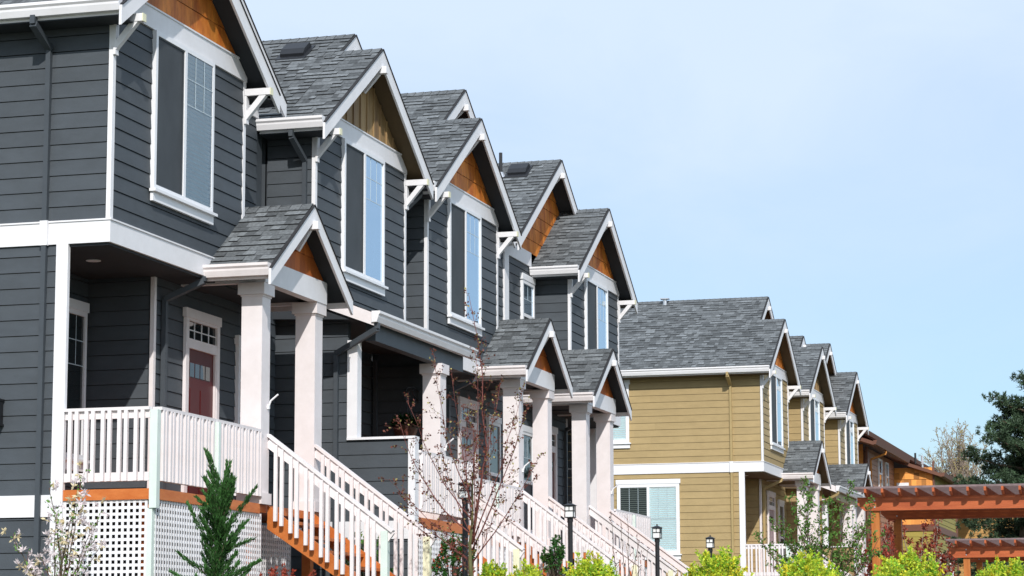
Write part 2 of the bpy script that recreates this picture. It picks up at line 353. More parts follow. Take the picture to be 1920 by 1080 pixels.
def window(F,plane,c,sgn,u0,u1,z0,z1,parent,style='slider',sill=True,left='screen',right='glass',trim=.06,head=False,cols=2,rows=3,mull=True,label=None,om='vinyl'):
    """style slider: two sashes; left/right mats. lower frames sit proud of siding"""
    def B(mb,a,b,z0,z1,w0,w1):
        p=(c+sgn*w0,a,z0) if plane=='x' else (a,c+sgn*w0,z0); q=(c+sgn*w1,b,z1) if plane=='x' else (b,c+sgn*w1,z1)
        fbox(mb,F,p,q)
    c=c+sgn*.026; fr=MB(); W0=-.026; W1=.04
    B(fr,u0,u0+trim,z0,z1,W0,W1); B(fr,u1-trim,u1,z0,z1,W0,W1); B(fr,u0+trim,u1-trim,z1-trim,z1,W0,W1); B(fr,u0+trim,u1-trim,z0,z0+trim,W0,W1)
    um=(u0+u1)/2
    if style=='slider' : B(fr,um-.035,um+.035,z0+trim,z1-trim,.004,.04)
    if style=='hung': zm=(z0+z1)/2; B(fr,u0+trim,u1-trim,zm-.03,zm+.03,.004,.04)
    if head: B(fr,u0-.03,u1+.03,z1+.0005,z1+.12,W0,.05); 
    o=fr.build('window',om,parent,label)
    if sill:
        s=MB(); B(s,u0-.05,u1+.05,z0-.035,z0-.0005,0,.085); B(s,u0-.02,u1+.02,z0-.145,z0-.036,0,.04); s.build('sill',om,o)
    def pane(a,b,za,zb,kind,w):
        p=MB()
        if kind=='screen':
            B(p,a,b,za,zb,w,w+.004); p.build('insect_screen','screen',o)
            q=MB(); t=.018; B(q,a,a+t,za,zb,w+.005,w+.014); B(q,b-t,b,za,zb,w+.005,w+.014); B(q,a+t,b-t,zb-t,zb,w+.005,w+.014); B(q,a+t,b-t,za,za+t,w+.005,w+.014); q.build('screen_frame','greyflat',o)
        elif kind=='blind' or kind=='blindscreen':
            n=int((zb-za)/.055); q=MB()
            for i in range(n):
                z=za+(i+.5)*(zb-za)/n
                pts=[(a,.008,z-.016),(b,.008,z-.016),(b,.024,z+.016),(a,.024,z+.016)]
                P=[F(c+sgn*w_,u,z) if plane=='x' else F(u,c+sgn*w_,z) for u,w_,z in pts]; q.face(P)
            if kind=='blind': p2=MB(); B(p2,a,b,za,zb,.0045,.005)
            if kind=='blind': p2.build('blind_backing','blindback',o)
            q.build('blind','blind' if kind=='blind' else 'screen2',o)
            if kind=='blindscreen':
                d=MB(); B(d,a,b,za,zb,.0045,.005); d.build('pane','dglass',o)
            else:
                p.face([F(c+sgn*.031,u,z) if plane=='x' else F(u,c+sgn*.031,z) for u,z in ((a,za),(b,za),(b,zb),(a,zb))]); p.build('pane','clear',o)
        else:
            B(p,a,b,za,zb,w,w+.004); p.build('pane',kind,o)
        if kind not in('screen',):
            q=MB(); t=.0055; fz=(zb-za)*(.36 if rows>2 else .5)
            for i in range(1,cols+0+1):
                u=a+(b-a)*i/(cols+1); B(q,u-t,u+t,zb-fz,zb,w+.004,w+.007)
            for i in range(1,rows):
                z=zb-fz*i/(rows-1) if rows>2 else zb-fz; B(q,a,b,z-t,z+t,w+.0045,w+.0068)
            q.build('grille','grille',o)
    if style=='slider':
        pane(u0+trim,um-.035,z0+trim,z1-trim,left,.012); pane(um+.035,u1-trim,z0+trim,z1-trim,right,.012 if right!='blind' else .030)
    elif style=='hung':
        zm=(z0+z1)/2; pane(u0+trim,u1-trim,zm+.03,z1-trim,right,.012 if right!='blind' else .03); pane(u0+trim,u1-trim,z0+trim,zm-.03,left,.012)
    else: pane(u0+trim,u1-trim,z0+trim,z1-trim,right,.012)
    return o
M['screen2']=mat('screened_blind_slat',(.13,.16,.15),.6,.05,5)
_digits={'6':['111','100','111','101','111'],'5':['111','100','111','001','111'],'8':['111','101','111','101','111'],'2':['111','001','111','100','111']}
def door(F,x0,y,parent,m,num=None,label=None):
    """front door: frame with transom; x0..x0+1.1, wall at y facing -y"""
    z0=1.82; x1=x0+1.1
    fr=MB(); a=.09
    fbox(fr,F,(x0,y-.045,z0),(x0+a,y,4.25)); fbox(fr,F,(x1-a,y-.045,z0),(x1,y,4.25)); fbox(fr,F,(x0-.03,y-.055,4.2505),(x1+.03,y,4.37)); 
    fbox(fr,F,(x0+a,y-.04,3.86),(x1-a,y,3.985)); fbox(fr,F,(x0+a,y-.04,4.215),(x1-a,y,4.25))
    # deep jambs
    fbox(fr,F,(x0+a,y-.035,z0),(x0+a+.03,y+.16,3.86)); fbox(fr,F,(x1-a-.03,y-.035,z0),(x1-a,y+.16,3.86))
    o=fr.build('door_frame','pink',parent)
    d=MB(); fbox(d,F,(x0+a+.03,y-.004,z0),(x1-a-.03,y+.0,3.86))
    for zz in (2.0,2.75):
        for k in (0,1):
            xa=x0+.22+k*.34; fbox(d,F,(xa,y-.012,zz),(xa+.30,y-.0045,zz+.6))
    od=d.build('door',m,parent,label)
    w=MB()
    for k in range(4): fbox(w,F,(x0+.2+k*.17,y-.012,3.5),(x0+.34+k*.17,y-.005,3.68))
    w.build('door_light','dglass',od)
    h=MB(); fbox(h,F,(x0+.16,y-.07,2.78),(x0+.20,y-.004,2.82)); fbox(h,F,(x0+.16,y-.075,2.79),(x0+.28,y-.06,2.81)); h.build('handle','steel',od)
    t=MB(); fbox(t,F,(x0+a,y-.012,3.9855),(x1-a,y-.002,4.2145)); tr=t.build('transom','dglass',parent)
    q=MB()
    for k in (1,2,3): fbox(q,F,(x0+a+k*.23-.008,y-.02,3.99),(x0+a+k*.23+.008,y-.0125,4.21))
    fbox(q,F,(x0+a,y-.0195,4.092),(x1-a,y-.0128,4.106)); q.build('grille','vinyl',tr)
    if num:
        q=MB(); px=.022; w=len(num)*4*px; xs=x0+.55-w/2
        for i,ch in enumerate(num):
            for r_,line in enumerate(_digits[ch]):
                for c_,b in enumerate(line):
                    if b=='1':
                        xa=xs+(i*4+c_)*px if not F.mir else 2*(x0+.55)-(xs+(i*4+c_)*px)-px
                        fbox(q,F,(xa,y-.05,3.975-(r_+1)*px*1.0),(xa+px,y-.0405,3.975-r_*px*1.0))
        q.build('house_number','black',parent)
def railing(F,p,q,out,parent,pair=.205,gap=.082,flat=True,m='pink',bot=True,label=None):
    """level railing between local points p,q (top of rail); out = local outward vector"""
    p=Vector(p); q=Vector(q); d=(q-p); Ln=d.length; d=d/Ln; out=Vector(out)
    r=MB(); 
    def bb(mb,off,dz,w,h):
        a=p+out*off+Vector((0,0,dz)); b=q+out*off+Vector((0,0,dz)); mb.beam(F(*a),F(*b),w,h)
    bb(r,0,-.018,.11,.036); top=r.build('railing',m,parent,label)
    s=MB(); bb(s,.0,-.082,.038,.09); s.build('top_rail',m,top)
    if bot: s=MB(); bb(s,0,-.79,.038,.10); s.build('bottom_rail',m,top)
    n=int(Ln/pair); st=(Ln-n*pair)/2; me=None
    for i in range(n):
        for k in (0,1):
            t=st+(i+.5)*pair+(k-.5)*gap; c=p+d*t+out*.0405
            if me is None:
                b=MB(); w=.0215; b.box((-w,-w,-.84),(w,w,-.038)); me=b
                ob=b.build('baluster',m,top); ob.parent=top
                base=ob
            else:
                ob=base.copy(); COL.objects.link(ob)
            ob.location=F(*c); ob.parent=top; ob.matrix_parent_inverse=Matrix.Identity(4)
    return top
def stair_rail(F,x,y0,z0,run,parent,side,slope=.745,newel='pink',lbl=None):
    """handrail descending towards -y from (x,y0,z0)"""
    y1=y0-run; z1=z0-run*slope
    r=MB(); fbeam(r,F,(x,y0,z0-.018),(x,y1-.05,z1-.018-.05*slope),.095,.036); top=r.build('stair_railing','pink',parent)
    s=MB(); fbeam(s,F,(x,y0,z0-.105),(x,y1-.03,z1-.105-.03*slope),.04,.125); s.build('under_rail','pink',top)
    n=int((run-.12)/.205); base=None
    for i in range(n):
        for k in (0,1):
            y=y0-.06-(i+.5)*.205+(k-.5)*-.082; z=z0-(y0-y)*slope
            if base is None:
                b=MB(); w=.0215; b.box((-w,-w,-1.02),(w,w,-.06)); base=b.build('baluster','pink',top); ob=base
            else: ob=base.copy(); COL.objects.link(ob)
            ob.location=F(x+side*.042,y,z); ob.parent=top; ob.matrix_parent_inverse=Matrix.Identity(4)
    nw=MB(); fbox(nw,F,(x-.045,y1+.01,GZ-.05),(x+.045,y1+.10,z1-.045)); nw.build('newel_post',newel,top,lbl)
    return top
def stairs(F,x0,x1,y0,parent,n=7,rise=.19,run=.25,z0=1.82):
    L_=n*run; st=None
    for x in (x0+.0,x1-.04):
        o=MB(); poly=[(x,y0,z0),(x,y0-L_,z0-n*rise+.06),(x,y0-L_,z0-n*rise-.05),(x,y0-L_+.12,z0-n*rise-.05),(x,y0,z0-.30)]
        fprism(o,F,poly,(.04,0,0))
        q=o.build('stair_stringer','stair',parent); st=st or q
    for i in range(1,n):
        t=MB(); y=y0-i*run; z=z0-i*rise
        fbox(t,F,(x0+.041,y,z-.04),(x1-.041,y+run+.02,z)); t.build('tread','stair',st)
    return st
def lattice(F,plane,c,lo,hi,z0,z1,parent,p=.072,w=.033):
    mb=MB()
    def B(a,b,z0,z1,w0,w1):
        P=(c+w0,a,z0) if plane=='x' else (a,c+w0,z0); Q=(c+w1,b,z1) if plane=='x' else (b,c+w1,z1); fbox(mb,F,P,Q)
    u=lo
    while u<hi-.01: B(u,min(u+w,hi),z0,z1,0,.006); u+=p
    z=z1-w
    while z>z0: B(lo,hi,z,z+w,.0065,.012); z-=p
    return mb.build('lattice_panel','white',parent)
def column(F,x,y,z0,z1,parent,fh=None):
    """square column, street/near corner at x..x+.28, y..y+.28"""
    mb=MB(); fbox(mb,F,(x,y,z0),(x+.28,y+.28,z1-.15)); o=mb.build('porch_column','pink',parent)
    c=MB(); fbox(c,F,(x-.04,y-.04,z1-.15),(x+.32,y+.32,z1)); fbox(c,F,(x-.012,y-.012,z1-.175),(x+.292,y+.292,z1-.1505)); c.build('capital','pink',o)
    b=MB(); fbox(b,F,(x-.03,y-.03,z0),(x+.31,y+.31,z0+.14)); b.build('plinth','pink',o)
    if fh:
        h=MB(); h.tube([F(x+.22,y-.01,fh-.1),F(x+.22,y-.04,fh-.02),F(x+.22,y-.14,fh+.06)],[.013,.013,.012],8); h.box(tuple(a-.02 for a in F(x+.22,y-.005,fh-.1)),tuple(a+.02 for a in F(x+.22,y-.005,fh-.09))); h.build('flag_holder','white',o)
    return o
def downspout(F,pts,parent,m):
    mb=MB()
    for a,b in zip(pts[:-1],pts[1:]): fbeam(mb,F,a,b,.07,.085 if abs(a[0]-b[0])>.01 else .06,(0,1,0) if abs(a[1]-b[1])<.01 else (1,0,0))
    mb.build('downspout',m,parent)
def portico(F,parent,x0,y0=11.33,cx=4.22,wallY=12.94,gab='cedar2',fh=None,sid='grey'):
    """entry portico: x0..; columns, beams, gable, roof, deck stairs"""
    h=1.44; zr=5.79; sl=.70
    c1=cx-1.09; c2=cx+.80
    column(F,c1,11.58,1.82,4.62,parent,fh); column(F,c2,11.58,1.82,4.62,parent)
    rf=gable_roof(F,cx,zr,h,h,y0,wallY,sl,parent,'soffit_grey' if sid=='grey' else 'soffit_olive','portico_roof',fineR=True,rk=.17,rmat='white')
    gutter_y(F,cx-h,y0+.0,12.225,4.80,-1,rf,'pink'); gutter_y(F,cx+h,y0+.0,12.7,4.80,1,rf,'pink')
    fz=MB(); fbox(fz,F,(c1-.03,11.53,4.6205),(c2+.31,11.66,4.92)); 
    for xa in (c1,c2+.18): fbox(fz,F,(xa,11.6605,4.6205),(xa+.1,12.7,4.85))
    fz.build('portico_beam','white',parent)
    gm=MB(); zb=4.921
    laps(gm,F,'y',11.57,-1,lambda z:cx-(zr-.12-z)/sl,lambda z:cx+(zr-.12-z)/sl,zb,zr-.15,.27,.012,.1,jit=.14)
    gm.build('gable_siding',gab,parent)
    ce=MB(); fbox(ce,F,(c1,11.665,4.66),(c2+.28,wallY,4.69)); ce.build('porch_ceiling','soffit_grey' if sid=='grey' else 'soffit_olive',parent)
    ridge_beam(F,cx,y0,11.56,zr-.27,rf)
    return c1,c2
def townhouse(kind,x0,oy,label,pal,end=False,back=22.5,nb=None,left='screen',right='glass',num=None,x_l=None,x_r=None,gab='cedar',group=None):
    """kind 'A' entry portico right of bay, 'M' mirror image of A, 'B' shed-porch unit"""
    F=Frame(x0,oy,kind=='M'); T=thing('townhouse',label,'townhouse',(x0+2,12.23+oy,GZ),group)
    sid,flat,sof=('grey','greyflat','soffit_grey') if pal=='grey' else ('olive','oliveflat','soffit_olive')
    sofr='soffit_olive' if gab=='tan' else sof
    Y0,Y1,YL,YR=12.23,12.94,12.75,13.65
    XE=6.5 if kind!='B' else 4.7     # far edge of unit in local x
    XL=6.62 if kind!='B' else 5.1
    if x_r is not None: XE=x_r; XL=x_r if kind=='M' else max(x_r,6.5)
    # ---- core walls (dark backing inside the boards)
    w=MB()
    fbox(w,F,(.03,Y0+.03,4.70),(3.97,Y1+.05,7.2)); fbox(w,F,(.03,Y1+.03,4.70),(XL,back,7.3))
    if kind!='B': fbox(w,F,(.03,YR+.03,GZ),(2.40,back,4.72)); fbox(w,F,(2.41,YL+.03,GZ),(XL,back,4.72))
    else: fbox(w,F,(.03,YL+.03,GZ),(XL,back,4.72))
    w.mi=1
    laps(w,F,'y',Y0,-1,.045,3.955,4.93,7.45); laps(w,F,'y',Y1,-1,4.0,XE,4.93,7.46)
    for xx,sg in ((0,-1),(4,1)): laps(w,F,'x',xx,sg,Y0+.04,Y1,4.93,7.45)
    if end: laps(w,F,'x',0,-1,Y1,back,4.93,7.6)
    if kind!='B':
        laps(w,F,'y',YR,-1,0.0,2.4,1.82,4.67); laps(w,F,'x',2.4,-1,YL+.05,YR,1.82,4.66); laps(w,F,'y',YL,-1,2.45,XL,1.77,4.90)
        laps(w,F,'x',0,-1,12.87,back if end else 13.65,1.77,4.67) if end or kind=='M' else None
        if end or kind=='M': laps(w,F,'x',0,-1,12.87,back,GZ-.1,1.52)
        laps(w,F,'y',YL,-1,0.0,XL,GZ-.1,1.75)
    else:
        laps(w,F,'x',0,-1,11.70,Y1,1.77,4.67); laps(w,F,'x',0,-1,10.80,11.70,1.77,2.90); laps(w,F,'x',0,-1,10.80,Y1,GZ-.1,1.52)
        laps(w,F,'y',YL,-1,.06,4.0,1.82,4.5); laps(w,F,'x',4.0,-1,11.85,YL,1.82,4.4)
        laps(w,F,'x',4.1,1,11.85,YL,1.82,4.6)
        laps(w,F,'x',.12,1,10.75,YL,1.82,2.88)
    w.build('wall',[flat,sid],T)
    if kind=='B':
        q=MB(); fbox(q,F,(.02,10.75,GZ),(.10,11.70,2.89)); fbox(q,F,(.02,11.7001,GZ),(.10,YL,4.60)); q.build('side_wall',flat,T)
        q=MB(); fbox(q,F,(4.02,11.80,1.82),(4.08,YL,4.6)); q.build('side_wall',flat,T)
    # ---- white trim
    cb=.03
    for xx,s in ((0,-1),(4,1)):
        a,b=(xx-.026,xx+.05) if s<0 else (xx-.05,xx+.026)
        t=MB(); fbox(t,F,(a,Y0-.026,4.925),(b,Y0+cb,7.45)); t.build('corner_board','white',T)
    t=MB(); fbox(t,F,(-.036,Y0-.036,4.67),(4.036,Y0-.0,4.925)); fbox(t,F,(-.036,Y0,4.67),(0,(back if end else Y1),4.925)); fbox(t,F,(4,Y0,4.67),(4.036,Y1,4.925))
    fbox(t,F,(-.05,Y0-.05,4.926),(4.05,Y0-.0,4.945)); fbox(t,F,(-.05,Y0,4.926),(-.0,(back if end else Y1),4.945))
    if kind=='B': fbox(t,F,(-.036,11.95,4.67),(0,Y0-.03,4.90))
    t.build('band_board','white',T)
    if end or kind=='M':
        t=MB(); fbox(t,F,(-.036,12.87,1.52),(0,back,1.77)); t.build('lower_band','white',T)
        t=MB(); fbox(t,F,(-.04,12.72,GZ-.1),(.02,12.87,4.668)); t.build('corner_post','white',T)
    if kind=='B':
        t=MB(); fbox(t,F,(-.036,10.80,1.52),(0,Y1,1.77)); t.build('lower_band','white',T)
    t=MB(); fprism(t,F,[(-.03,Y0-.036,7.45),(4.03,Y0-.036,7.45),(4.03,Y0-.036,7.51),(3.73,Y0-.036,7.70),(.27,Y0-.036,7.70),(-.03,Y0-.036,7.51)],(0,.036,0)); fbox(t,F,(.27,Y0-.05,7.7005),(3.73,Y0,7.722)); t.build('frieze_board','white',T)
    # upper gable infill
    cx=2.0; zr=8.98
    g=MB(); lo=lambda z:cx-(zr-.12-z)/SL; hi=lambda z:cx+(zr-.12-z)/SL
    if gab=='cedar': laps(g,F,'y',Y0,-1,lo,hi,7.731,zr-.14,.27,.014,.12,jit=.16); g.build('gable_siding','cedar',T)
    else:
        x=.1
        g.prism([F(lo(7.731),Y0-.002,7.731),F(hi(7.731),Y0-.002,7.731),F(cx,Y0-.002,zr-.14)],(0,.01,0))
        while x<3.95:
            h_=zr-.14-abs(x-cx)*SL
            if h_>7.76: fbox(g,F,(x-.02,Y0-.022,7.731),(x+.02,Y0-.003,h_))
            x+=.30
        g.build('gable_siding','tan',T,'tan board and batten gable siding')
    # ---- upper window
    if kind=='M': left,right=right,left
    window(F,'y',Y0,-1,1.08,2.88,5.49,7.445,T,'slider',True,left,right)
    # ---- roofs
    bcx,bz=(3.25,9.80) if kind!='B' else (2.65,9.41)
    r1=gable_roof(F,cx,zr,2.4,2.4,11.93,12.94,SL,T,sofr,'front_roof',yl1=12.598)
    ridge_beam(F,cx,11.93,Y0-.0,zr-.32,r1); brackets(F,(.0,4.0),Y0-.03,11.84,7.30,T)
    hr=3.1 if kind!='B' else 2.6
    r2=gable_roof(F,bcx,bz,bcx+.4,hr,12.60,back+.3,SL,T,sofr,'main_roof',rl=bcx-2.0+.03)
    ridge_beam(F,bcx,12.60,Y1,bz-.32,r2)
    g=MB(); bl=lambda z:bcx-(bz-.12-z)/SL; bh=lambda z:min(bcx+(bz-.12-z)/SL,XE+.0 if kind!='B' else 9)
    laps(g,F,'y',Y1,-1,bl,bh,7.74,bz-.14,.27,.014,.12,jit=.16); g.build('gable_siding','cedar' ,T)
    t=MB(); fbox(t,F,(4.36,Y1-.036,7.46),(XE,Y1,7.74)); t.build('frieze_board','white',T)
    gutter_y(F,-.4,11.93,(back if end else 12.92),7.44,-1,T); gutter_y(F,4.4,11.93,12.9,7.44,1,T)
    # soffit between wall and eave
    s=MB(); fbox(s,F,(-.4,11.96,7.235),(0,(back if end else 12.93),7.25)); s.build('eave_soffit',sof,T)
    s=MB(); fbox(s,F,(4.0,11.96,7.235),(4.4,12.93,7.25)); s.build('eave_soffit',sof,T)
    if x0 in (37.37,46.45,78.2): gutter_y(F,bcx+hr,12.6,14,bz-hr*SL-.0,1,T)
    # bay underside
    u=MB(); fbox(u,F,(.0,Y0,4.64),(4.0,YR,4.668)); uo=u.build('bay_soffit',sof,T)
    if kind!='B':
        ls=MB(); c=F(1.0,12.9,4.632); ls.tube([c,(c[0],c[1],4.639)],.09,16); ls.build('recessed_light','vinyl',uo)
    # ---- ground floor
    if kind!='B':
        window(F,'y',YR,-1,.85,2.28,2.35,4.2,T,'slider',True,'dglass','dglass',head=True,rows=3)
        t=MB(); fbox(t,F,(2.375,YL-.03,1.82),(2.44,YL+.025,4.635)); t.build('porch_corner_board','pink',T)
        door(F,3.3,YL-.02,T,'door' if pal=='grey' and not num else 'doorp',num,'dark red front door' if pal=='grey' and not num else None)
        window(F,'y',YL,-1,5.05,5.8,2.2,4.1,T,'hung',True,'screen','dglass',head=True,cols=1,rows=2)
        c1,c2=portico(F,T,0,wallY=12.94,sid=sid,fh=3.15)
        # deck
        d=MB(); 
        fbox(d,F,(.02,11.62,1.72),(5.3,YL,1.82)); fbox(d,F,(.02,YL,1.72),(2.4,YR,1.82)); fbox(d,F,(-.02,11.58,1.70),(c1+.0,11.6195,1.822)); fbox(d,F,(-.022,11.62,1.70),(.0195,12.72,1.822)); fbox(d,F,(c2,11.58,1.70),(5.32,11.6195,1.822))
        fbox(d,F,(5.28,11.62,1.70),(5.32,YL,1.822)); 
        for xx in (.05,c1,c2+.1): fbox(d,F,(xx,11.66,GZ-.1),(xx+.12,11.78,1.70))
        d.build('deck','deck',T)
        lattice(F,'x',0,11.68,12.72,GZ,1.70,T); lattice(F,'y',11.60,.05,c1+.1,GZ,1.70,T)
        if kind=='A': lattice(F,'y',11.9,c1+.28,c2,GZ,1.60,T)
        railing(F,(0,12.715,2.75),(0,11.66,2.75),(-1,0,0),T); railing(F,(.05,11.6,2.75),(c1,11.6,2.75),(0,-1,0),T)
        p=MB(); fbox(p,F,(-.045,11.555,1.60),(.045,11.645,2.715)); p.build('rail_post','mint',T,'pale mint corner railing post')
        p=MB(); fbox(p,F,(1.6,11.50,1.6),(1.66,11.555,2.71)); p.build('rail_post','mint',T)
        p=MB(); fbox(p,F,(-.03,11.61,GZ-.1),(.06,11.67,1.6)); p.build('lattice_post','mint',T)
        stairs(F,c1+.30,c2-.02,11.6,T)
        stair_rail(F,c1+.26,11.58,2.72,1.62,T,-1,newel='mint',lbl='pale mint newel post'); stair_rail(F,c2+.05,11.58,2.72,1.62,T,-1,newel='cream')
        # side panel by the far column
        downspout(F,[(c1-.42,12.2,4.66),(c1-.42,12.2,4.60),(c1-.5,YL-.06,4.38),(c1-.5,YL-.06,1.85)],T,flat)
    else:
        sr=MB(); y0,y1,z0_,z1_=11.24,Y0+.02,4.64,5.03
        shingle_plane(sr,F,(-.3,y0,z0_),(4.62,0,0),(0,y1-y0,z1_-z0_))
        so_=sr.build('shed_roof','shingle',T)
        s=MB(); fprism(s,F,[(-.27,y0,z0_-.01),(-.27,y1+.7,z1_+.27),(-.27,y1+.7,4.62),(-.27,y0,4.55)],(4.56,0,0)); s.build('soffit',sof,so_)
        s=MB(); fprism(s,F,[(-.31,y0-.02,z0_-.005),(-.31,Y1-.02,z1_+.27),(-.31,Y1-.02,z1_+.07),(-.31,y0-.02,z0_-.18)],(.035,0,0)); s.build('rake_board','pink',so_)
        s=MB(); fbox(s,F,(-.02,11.29,4.28),(4.1,11.44,4.58)); s.build('porch_beam',flat,T)
        gutter_x(F,y0,-.34,4.34,4.66,T,'white')
        column(F,2.85,11.26,1.82,4.28,T,3.1)
        t=MB(); fbox(t,F,(-.04,11.55,2.93),(.13,11.70,4.30)); fbox(t,F,(-.05,10.70,2.90),(.16,11.70,2.935)); fbox(t,F,(-.04,10.70,GZ-.1),(.13,10.80,2.899)); t.build('parapet_trim','white',T)
        d=MB(); fbox(d,F,(.13,10.74,1.72),(2.62,YL,1.82)); fbox(d,F,(2.62,11.6,1.72),(4.5,YL,1.82)); fbox(d,F,(.13,10.70,1.68),(2.64,10.739,1.822)); fbox(d,F,(2.60,10.74,1.68),(2.64,11.6,1.822)); fbox(d,F,(2.5,10.76,GZ-.1),(2.6,10.86,1.7)); d.build('deck','deck',T)
        lattice(F,'y',10.71,.13,2.60,GZ,1.68,T)
        railing(F,(.13,10.72,2.75),(2.60,10.72,2.75),(0,-1,0),T); railing(F,(2.62,10.74,2.75),(2.62,11.58,2.75),(1,0,0),T)
        stairs(F,2.68,4.46,11.6,T)
        stair_rail(F,2.66,11.58,2.72,1.62,T,-1,newel='cream'); stair_rail(F,4.5,11.58,2.72,1.62,T,-1,newel='pink')
        downspout(F,[(-.24,11.19,4.50),(-.24,11.19,4.42),(-.045,11.86,4.12),(-.045,11.86,GZ)],T,flat)
        downspout(F,[(3.93,YL-.08,4.5),(3.93,YL-.08,1.85)],T,flat)
        downspout(F,[(-.43,12.42,7.27),(-.43,12.42,7.18),(-.04,12.36,6.9),(-.04,12.36,5.2)],T,flat) if nb is None else None
        downspout(F,[(4.43,12.1,7.27),(4.43,12.1,7.2),(4.04,12.28,6.85),(4.04,12.28,5.15),(4.1,12.15,5.02)],T,flat)
    return F,T
GG='grey townhouses in a row'; GO='olive townhouses in a row'
F1,T1=townhouse('A',25.594,0,'nearest dark grey townhouse at left edge with small cypress and lattice deck in front','grey',end=True,right='blind',group=GG,x_r=6.2)
F2,T2=townhouse('B',32.25,0,'dark grey townhouse with tan board gable and low shed porch roof','grey',gab='tan',group=GG,right='glass')
F3,T3=townhouse('A',37.37,0,'dark grey townhouse just right of the tan gabled one, with house number over its door','grey',num='6565',group=GG,x_r=6.83)
F4,T4=townhouse('M',46.45,0,'farthest dark grey townhouse, last of the grey row before the olive houses','grey',group=GG,x_r=6.25)
DX=38.93; DY=-.51
G1,U1=townhouse('A',64.53,DY,'nearest olive townhouse with broad side wall and long shingle roof','olive',end=True,right='glass',group=GO,x_r=6.08)
G2,U2=townhouse('B',71.06,DY,'middle olive townhouse with tan wood gable and shed porch','olive',gab='tan',group=GO,nb=1)
G3,U3=townhouse('M',78.2,DY,'farthest olive townhouse, beside the brown building','olive',group=GO,x_r=6.2)
# ---- extras on particular houses
downspout(F1,[(-.46,13.02,7.30),(-.46,13.02,7.20),(-.04,13.02,7.00),(-.04,13.02,GZ)],T1,'greyflat')
downspout(G1,[(-.46,13.06,7.30),(-.46,13.06,7.20),(-.04,13.06,7.00),(-.04,13.06,GZ)],U1,'oliveflat')
for F_,T_ in ((F1,T1),(G1,U1)):
    t=MB(); fbox(t,F_,(-.085,12.972 if T_ is T1 else 13.012,4.66),(-.04,13.068 if T_ is T1 else 13.108,4.95)); t.build('downspout_collar','white',T_)
window(G1,'x',0,-1,14.49,16.2,2.52,4.4,U1,'slider',True,'blind','blindscreen',trim=.09,head=True,cols=2,rows=2)
window(G1,'x',0,-1,15.85,17.2,5.52,7.1,U1,'slider',True,'blind','blindscreen',trim=.09,head=True,cols=2,rows=2)
def wall_lantern():
    b=MB(); b.box((25.50,13.54,2.84),(25.594,13.66,2.90)); b.box((25.42,13.50,2.60),(25.56,13.515,2.86)); b.box((25.42,13.685,2.60),(25.56,13.70,2.86)); b.box((25.41,13.49,2.86),(25.57,13.71,2.885)); b.box((25.41,13.49,2.575),(25.57,13.71,2.60)); b.box((25.415,13.515,2.76),(25.425,13.685,2.775)); b.box((25.56,13.54,2.60),(25.594,13.66,2.84))
    o=b.build('wall_lantern','black',T1); g=MB(); g.box((25.426,13.516,2.601),(25.555,13.684,2.859)); g.build('lantern_glass','frost',o)
wall_lantern()
# corner board + small window on recessed wall of the last grey house (faces street)
t=MB(); t.box((44.16,12.89,4.93),(44.45,12.94,7.5)); t.build('wall_trim_board','white',T4)
window(Frame(0,0,False),'y',12.94,-1,45.36,46.22,5.75,7.12,T4,'hung',True,'dglass','glass',head=True,cols=1,rows=2,trim=.07)
def roof_vent(P,T,sl=SL):
    x,y,z=P; b=MB(); 
    prof=[(-.17,-.02),(-.20,.07),(-.13,.12),(.08,.12),(.16,.02)]
    b.prism([(x+a,y-.19,z+a*sl+c) for a,c in prof],(0,.38,0)); b.prism([(x-.26,y-.24,z-.26*sl+.02),(x+.2,y-.24,z+.2*sl+.02),(x+.2,y-.24,z+.2*sl-.05),(x-.26,y-.24,z-.26*sl-.05)],(0,.48,0)); b.build('roof_vent','plastic',T)
roof_vent((34.35,13.34,9.055),T2); roof_vent((46.78,13.35,9.54),T4)
b=MB(); b.tube([(46.6,13.68,9.3),(46.6,13.68,9.90)],.035,10); o=b.build('vent_pipe','plastic',T4)
b=MB(); b.tube([(46.6,13.68,9.38),(46.6,13.68,9.50)],[.13,.05],12); b.build('pipe_flashing','steel',o)
b=MB(); b.tube([(67.6,15.0,9.6),(67.6,15.0,9.83)],.06,10); b.box((67.5,14.88,9.83),(67.7,15.12,9.86)); b.build('flue_cap','steel',U1)
